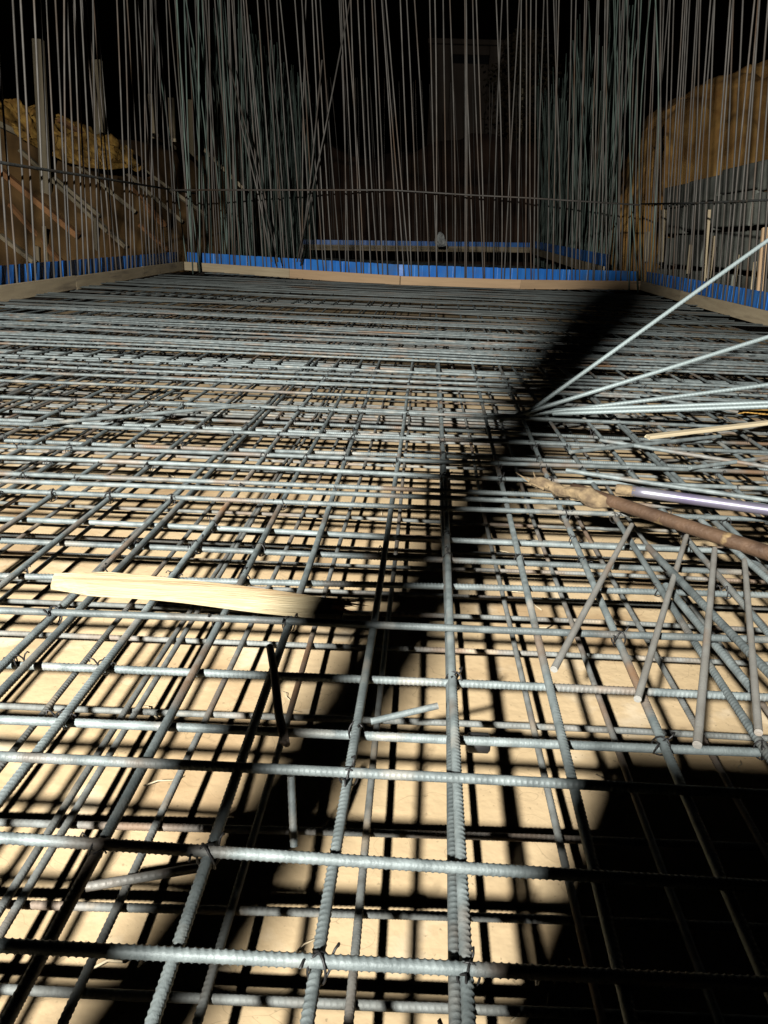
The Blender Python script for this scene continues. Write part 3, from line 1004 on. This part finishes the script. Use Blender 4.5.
prop((-5, 122), -8.6, (70, 160), -7.4, 0.16, 0.10, 'grey green slanting prop highest on the bank')
prop((-10, 162), -8.2, (78, 236), -6.9, 0.17, 0.10, 'reddish slanting prop, the thickest against the bank', TIMBER_RED)
prop((30, 128), -9.2, (135, 212), -7.2, 0.13, 0.08, 'long grey slanting prop starting below the straw heap')
prop((55, 178), -8.4, (100, 216), -7.2, 0.12, 0.07, 'short pale slanting prop beside the thick reddish one')
prop((130, 188), -8.0, (164, 225), -7.2, 0.14, 0.09, 'short orange brown slanting prop near the far corner', TIMBER_RED)
prop((96, 220), -7.8, (126, 247), -7.0, 0.13, 0.08, 'short tan slanting prop low above the blue strip', BOARD)
prop((88, 140), -9.3, (182, 222), -7.3, 0.13, 0.08, 'long dark slanting prop reaching the far corner')
prop((155, 135), -9.6, (180, 152), -9.0, 0.12, 0.06, 'thin pale slanting brace between two stakes', BOARD)
prop((173, 140), -9.4, (196, 162), -8.6, 0.12, 0.06, 'thin pale slanting brace at the last stake', BOARD)
prop((205, 150), -8.9, (243, 188), -7.6, 0.13, 0.06, 'thin distant slanting brace beyond the stakes')
prop((10, 205), -7.6, (60, 262), -6.7, 0.10, 0.07, 'low slanting prop just above the dark blue sheeting', TIMBER_RED)
prop((0, 235), -7.3, (34, 262), -6.7, 0.12, 0.07, 'short tan slanting prop lowest beside the photo edge', BOARD)
prop((60, 120), -9.3, (150, 178), -8.2, 0.13, 0.07, 'orange brown slanting prop just under the straw heap', TIMBER_RED)
prop((20, 150), -8.7, (108, 232), -7.0, 0.11, 0.07, 'thin grey slanting prop crossing behind the reddish one')
prop((140, 225), -7.4, (168, 250), -6.8, 0.11, 0.07, 'short reddish slanting prop low near the far corner', TIMBER_RED)
prop((112, 148), -9.4, (205, 215), -7.3, 0.12, 0.08, 'dark slanting prop running behind the stakes')

def post(top, bot, X, w, label, material=TIMBER, name='timber_post', group='upright posts on the bank'):
    p = on_bank(*bot, 0.05) or on_x(*bot, X)
    q = on_y(*top, p.y)
    k = 1.35 if p.y > 18 else 1.0
    p = p - (q - p).normalized() * 0.25
    o = beam(name, p, q, w * k, w * 0.7 * k, material, cuts=5, rag=0.015, bev=0.008)
    return tag(o, label, 'timber post', group)
post((38, 40), (46, 192), -8.4, 0.19, 'tallest thick grey green post in front of the straw heap')
post((97, 60), (100, 138), -9.0, 0.22, 'thick brown post standing at the end of the straw heap')
post((150, 94), (153, 130), -9.7, 0.10, 'thin pale stake, first of the three bright ones', BOARD)
post((171, 98), (173, 142), -9.5, 0.14, 'pale stake standing between two other bright stakes', BOARD)
post((190, 100), (192, 158), -9.2, 0.16, 'brightest pale stake, last before the dense bars', LATH)
post((37, 246), (38, 268), -6.3, 0.07, 'short pale peg low behind the blue strip', BOARD, 'timber_peg', 'short pegs behind the blue strip')
post((44, 226), (46, 254), -6.5, 0.07, 'slightly taller pale peg low behind the blue strip', BOARD, 'timber_peg', 'short pegs behind the blue strip')
post((95, 218), (96, 248), -6.6, 0.06, 'thin grey peg behind the blue strip under the tan prop', TIMBER, 'timber_peg', 'short pegs behind the blue strip')

# ------------------------------------------------------------------ concrete wall with stakes
wall = empty('concrete_wall', (6.35, 8, ZG))
tag(wall, 'low grey green wall of stacked concrete panels below the ochre bank', 'wall')
yy = 8.0
while yy < 21.5:
    L = 2.2
    z = ZG
    for k, hh in enumerate((0.8, 0.7, 0.62, 0.5)):
        hh2 = hh + random.uniform(-0.05, 0.05)
        me = beam_mesh('panel', L - 0.03, 0.22, hh2, cuts=5, rag=0.01, bev=0.02)
        o = link_obj('panel', me, CONC, wall)
        M = Matrix.Rotation(R(90) + random.gauss(0, 0.012), 4, 'Z') @ Matrix.Rotation(random.gauss(0, 0.02), 4, 'X')
        M.translation = Vector((random.uniform(-0.06, 0.06) + 0.05 * k, yy - 8, z - ZG + hh2 / 2))
        o.matrix_basis = M
        z += hh2 + (0.11 if k in (0, 1) else 0.04)
    yy += L


def stake(top, bot, X, w, label, material=BOARD):
    p, q = on_x(*bot, X), on_x(*top, X)
    o = beam('wooden_stake', p, q, w, w * 0.6, material, cuts=4, rag=0.01, bev=0.005)
    return tag(o, label, 'stake', 'stakes before the concrete wall')
stake((709, 210), (703, 282), 5.5, 0.075, 'pale thin stake, the tallest before the concrete wall')
stake((714, 236), (708, 278), 5.55, 0.09, 'shorter pale stake right beside the tallest one')
stake((765, 228), (759, 296), 5.2, 0.09, 'orange tinted stake at the photo edge before the wall', BOARD_WARM)
stake((691, 245), (688, 274), 5.6, 0.07, 'short dull stake before the near panels of the wall', TIMBER)
stake((664, 210), (661, 262), 5.75, 0.12, 'broad tan stake where the wall ends in darkness', BOARD)
stake((648, 232), (646, 262), 5.9, 0.10, 'short tan stake in the dark corner beyond the wall', TIMBER)
stake((636, 215), (634, 258), 6.0, 0.10, 'dim stake farthest back beside the dark corner', TIMBER)
stake((755, 262), (752, 292), 5.25, 0.05, 'thin short stake beside the orange tinted one', BOARD)
stake((738, 255), (734, 288), 5.35, 0.05, 'thin grey stake in the middle of the wall', TIMBER)

# ------------------------------------------------------------------ far building, dim in the night
b = empty('concrete_building', (3.3, 66, 6))
tag(b, 'dim unlit building block with one dark window high behind the pit', 'building')
P0 = on_y(432, 44, 66); P1 = on_y(515, 60, 66)
bx0, bx1, bz = P0.x, P1.x, P0.z
def box_part(name, x0, x1, y0, y1, z0, z1, material):
    bm = bmesh.new()
    bmesh.ops.create_cube(bm, size=1)
    for v in bm.verts:
        v.co = Vector(((x0 + x1) / 2 + v.co.x * (x1 - x0), (y0 + y1) / 2 + v.co.y * (y1 - y0), (z0 + z1) / 2 + v.co.z * (z1 - z0)))
    bmesh.ops.bevel(bm, geom=bm.edges[:], offset=0.04, segments=1, affect='EDGES')
    for v in bm.verts: v.co -= Vector(b.location)
    me = bpy.data.meshes.new(name); bm.to_mesh(me); bm.free()
    return link_obj(name, me, material, b)
w0, w1 = on_y(452, 54, 66), on_y(489, 64, 66)
box_part('wall', bx0, w0.x, 66, 74, 5, bz, PLASTER)
box_part('wall', w1.x, bx1, 66, 74, 5, bz, PLASTER)
box_part('wall', w0.x + 0.004, w1.x - 0.004, 66.01, 74, 5, w1.z, PLASTER)
box_part('wall', w0.x + 0.004, w1.x - 0.004, 66.01, 74, w0.z, bz - 0.004, PLASTER)
box_part('window', w0.x, w1.x, 66.6, 66.8, w1.z - 0.05, w0.z + 0.05, GLASS)
box_part('roof', bx0 - 0.3, bx1 + 0.3, 65.7, 74.3, bz, bz + 0.35, PLASTER)

# dim bush beside it
bush = empty('bush', on_y(522, 100, 58))
tag(bush, 'dim brownish bush on the bank beside the dark building', 'bush')
bush.location.z = 7.3
V, Q = [], []
for i in range(2200):
    p = Vector((random.gauss(0, 0.9), random.gauss(0, 0.8), random.uniform(0, 1) ** 0.8 * 6.6))
    k = 1.15 - (p.z - 3) ** 2 / 22
    p.x *= k * (1 + 0.3 * noise.noise(Vector((p.z, 1, 1)))); p.y *= k
    a = Vector((random.gauss(0, 1), random.gauss(0, 1), random.gauss(0, 1))).normalized() * 0.16
    c = a.cross(Vector((random.gauss(0, 1), random.gauss(0, 1), random.gauss(0, 1)))).normalized() * 0.10
    n = len(V)
    V += [tuple(p - a), tuple(p + c), tuple(p + a), tuple(p - c)]
    Q.append((n, n + 1, n + 2, n + 3))
link_obj('foliage', mesh_np('foliage', V, Q, False), LEAF, bush)
link_obj('stem', tube_mesh('stem', [(0, 0, -0.6), (0.1, 0, 1.5), (-0.05, 0.1, 3.6), (0.1, 0, 5.4)], [0.14, 0.11, 0.07, 0.03], 8), TIMBER, bush)

# ------------------------------------------------------------------ unseen blockers added behind the camera to cast shadows on the mat
LAMP = Vector((-1.665, -3.5, 3.2))
stand_in = empty('shading_panel', (0.205, -0.25, 0.075))  # added out of view: casts the shadow of the person at the camera
tag(stand_in, 'upright plywood formwork panel added behind the lens, standing in for the viewer', 'formwork panel')
def part_box(name, parent, c, s, material):
    bm = bmesh.new(); bmesh.ops.create_cube(bm, size=1)
    for v in bm.verts: v.co = Vector((c[0] + v.co.x * s[0], c[1] + v.co.y * s[1], c[2] + v.co.z * s[2]))
    bmesh.ops.bevel(bm, geom=bm.edges[:], offset=0.004, segments=1, affect='EDGES')
    me = bpy.data.meshes.new(name); bm.to_mesh(me); bm.free()
    return link_obj(name, me, material, parent)
part_box('shading_face', stand_in, (0.0, 0, 0.50), (1.02, 0.02, 0.94), PLY)
for q in (-0.4, 0.0, 0.4):
    part_box('shading_batten', stand_in, (q, -0.036, 0.50), (0.06, 0.05, 0.9), TIMBER)

blocker = empty('shading_mast', (-0.84, -0.6, 0))  # added out of view, widened upwards to shape the diagonal shadow band
tag(blocker, 'timber mast added behind the viewer, shaped to cast the long diagonal shadow', 'blocker')
part_box('shading_post', blocker, (0, 0, 1.25), (0.14, 0.08, 2.45), TIMBER)
bm = bmesh.new()
vs = []
for (z, w) in ((1.3, 0.072), (1.7, 0.08), (2.06, 0.10), (2.35, 0.12), (2.6, 0.14), (2.74, 0.13), (2.86, 0.09)):
    vs.append([bm.verts.new((-w, 0.045, z)), bm.verts.new((w, 0.045, z)), bm.verts.new((w, 0.07, z)), bm.verts.new((-w, 0.07, z))])
for a, c in zip(vs, vs[1:]):
    for j in range(4):
        bm.faces.new((a[j], a[(j + 1) % 4], c[(j + 1) % 4], c[j]))
bm.faces.new(vs[0][::-1]); bm.faces.new(vs[-1])
bmesh.ops.recalc_face_normals(bm, faces=bm.faces)
me = bpy.data.meshes.new('shading_board'); bm.to_mesh(me); bm.free()
link_obj('shading_board', me, PLY, blocker)

# ------------------------------------------------------------------ light: one site floodlight, night sky
ld = bpy.data.lights.new('floodlight', 'SPOT')
ld.energy = 9600
ld.color = (1.0, 0.97, 0.92)
ld.spot_size = R(94)
ld.spot_blend = 1.0
ld.shadow_soft_size = 0.105
lo = bpy.data.objects.new('floodlight', ld)
COL.objects.link(lo)
lo.location = LAMP
lo.rotation_euler = (Vector((-0.3, 16, 1.4)) - LAMP).to_track_quat('-Z', 'Y').to_euler()

wd = bpy.data.worlds.new('World')
scene.world = wd
wd.use_nodes = True
bg = wd.node_tree.nodes['Background']
sky = wd.node_tree.nodes.new('ShaderNodeTexSky')
sky.sky_type = 'NISHITA'
sky.sun_disc = False
sky.sun_elevation = R(-4.5)
sky.sun_rotation = R(200)
wd.node_tree.links.new(sky.outputs['Color'], bg.inputs['Color'])
bg.inputs['Strength'].default_value = 0.05

vs_ = scene.view_settings
vs_.view_transform = 'Standard'
vs_.look = 'None'
vs_.exposure = 0.0
vs_.gamma = 1.0
scene.cycles.max_bounces = 4
scene.cycles.diffuse_bounces = 0
scene.cycles.glossy_bounces = 2
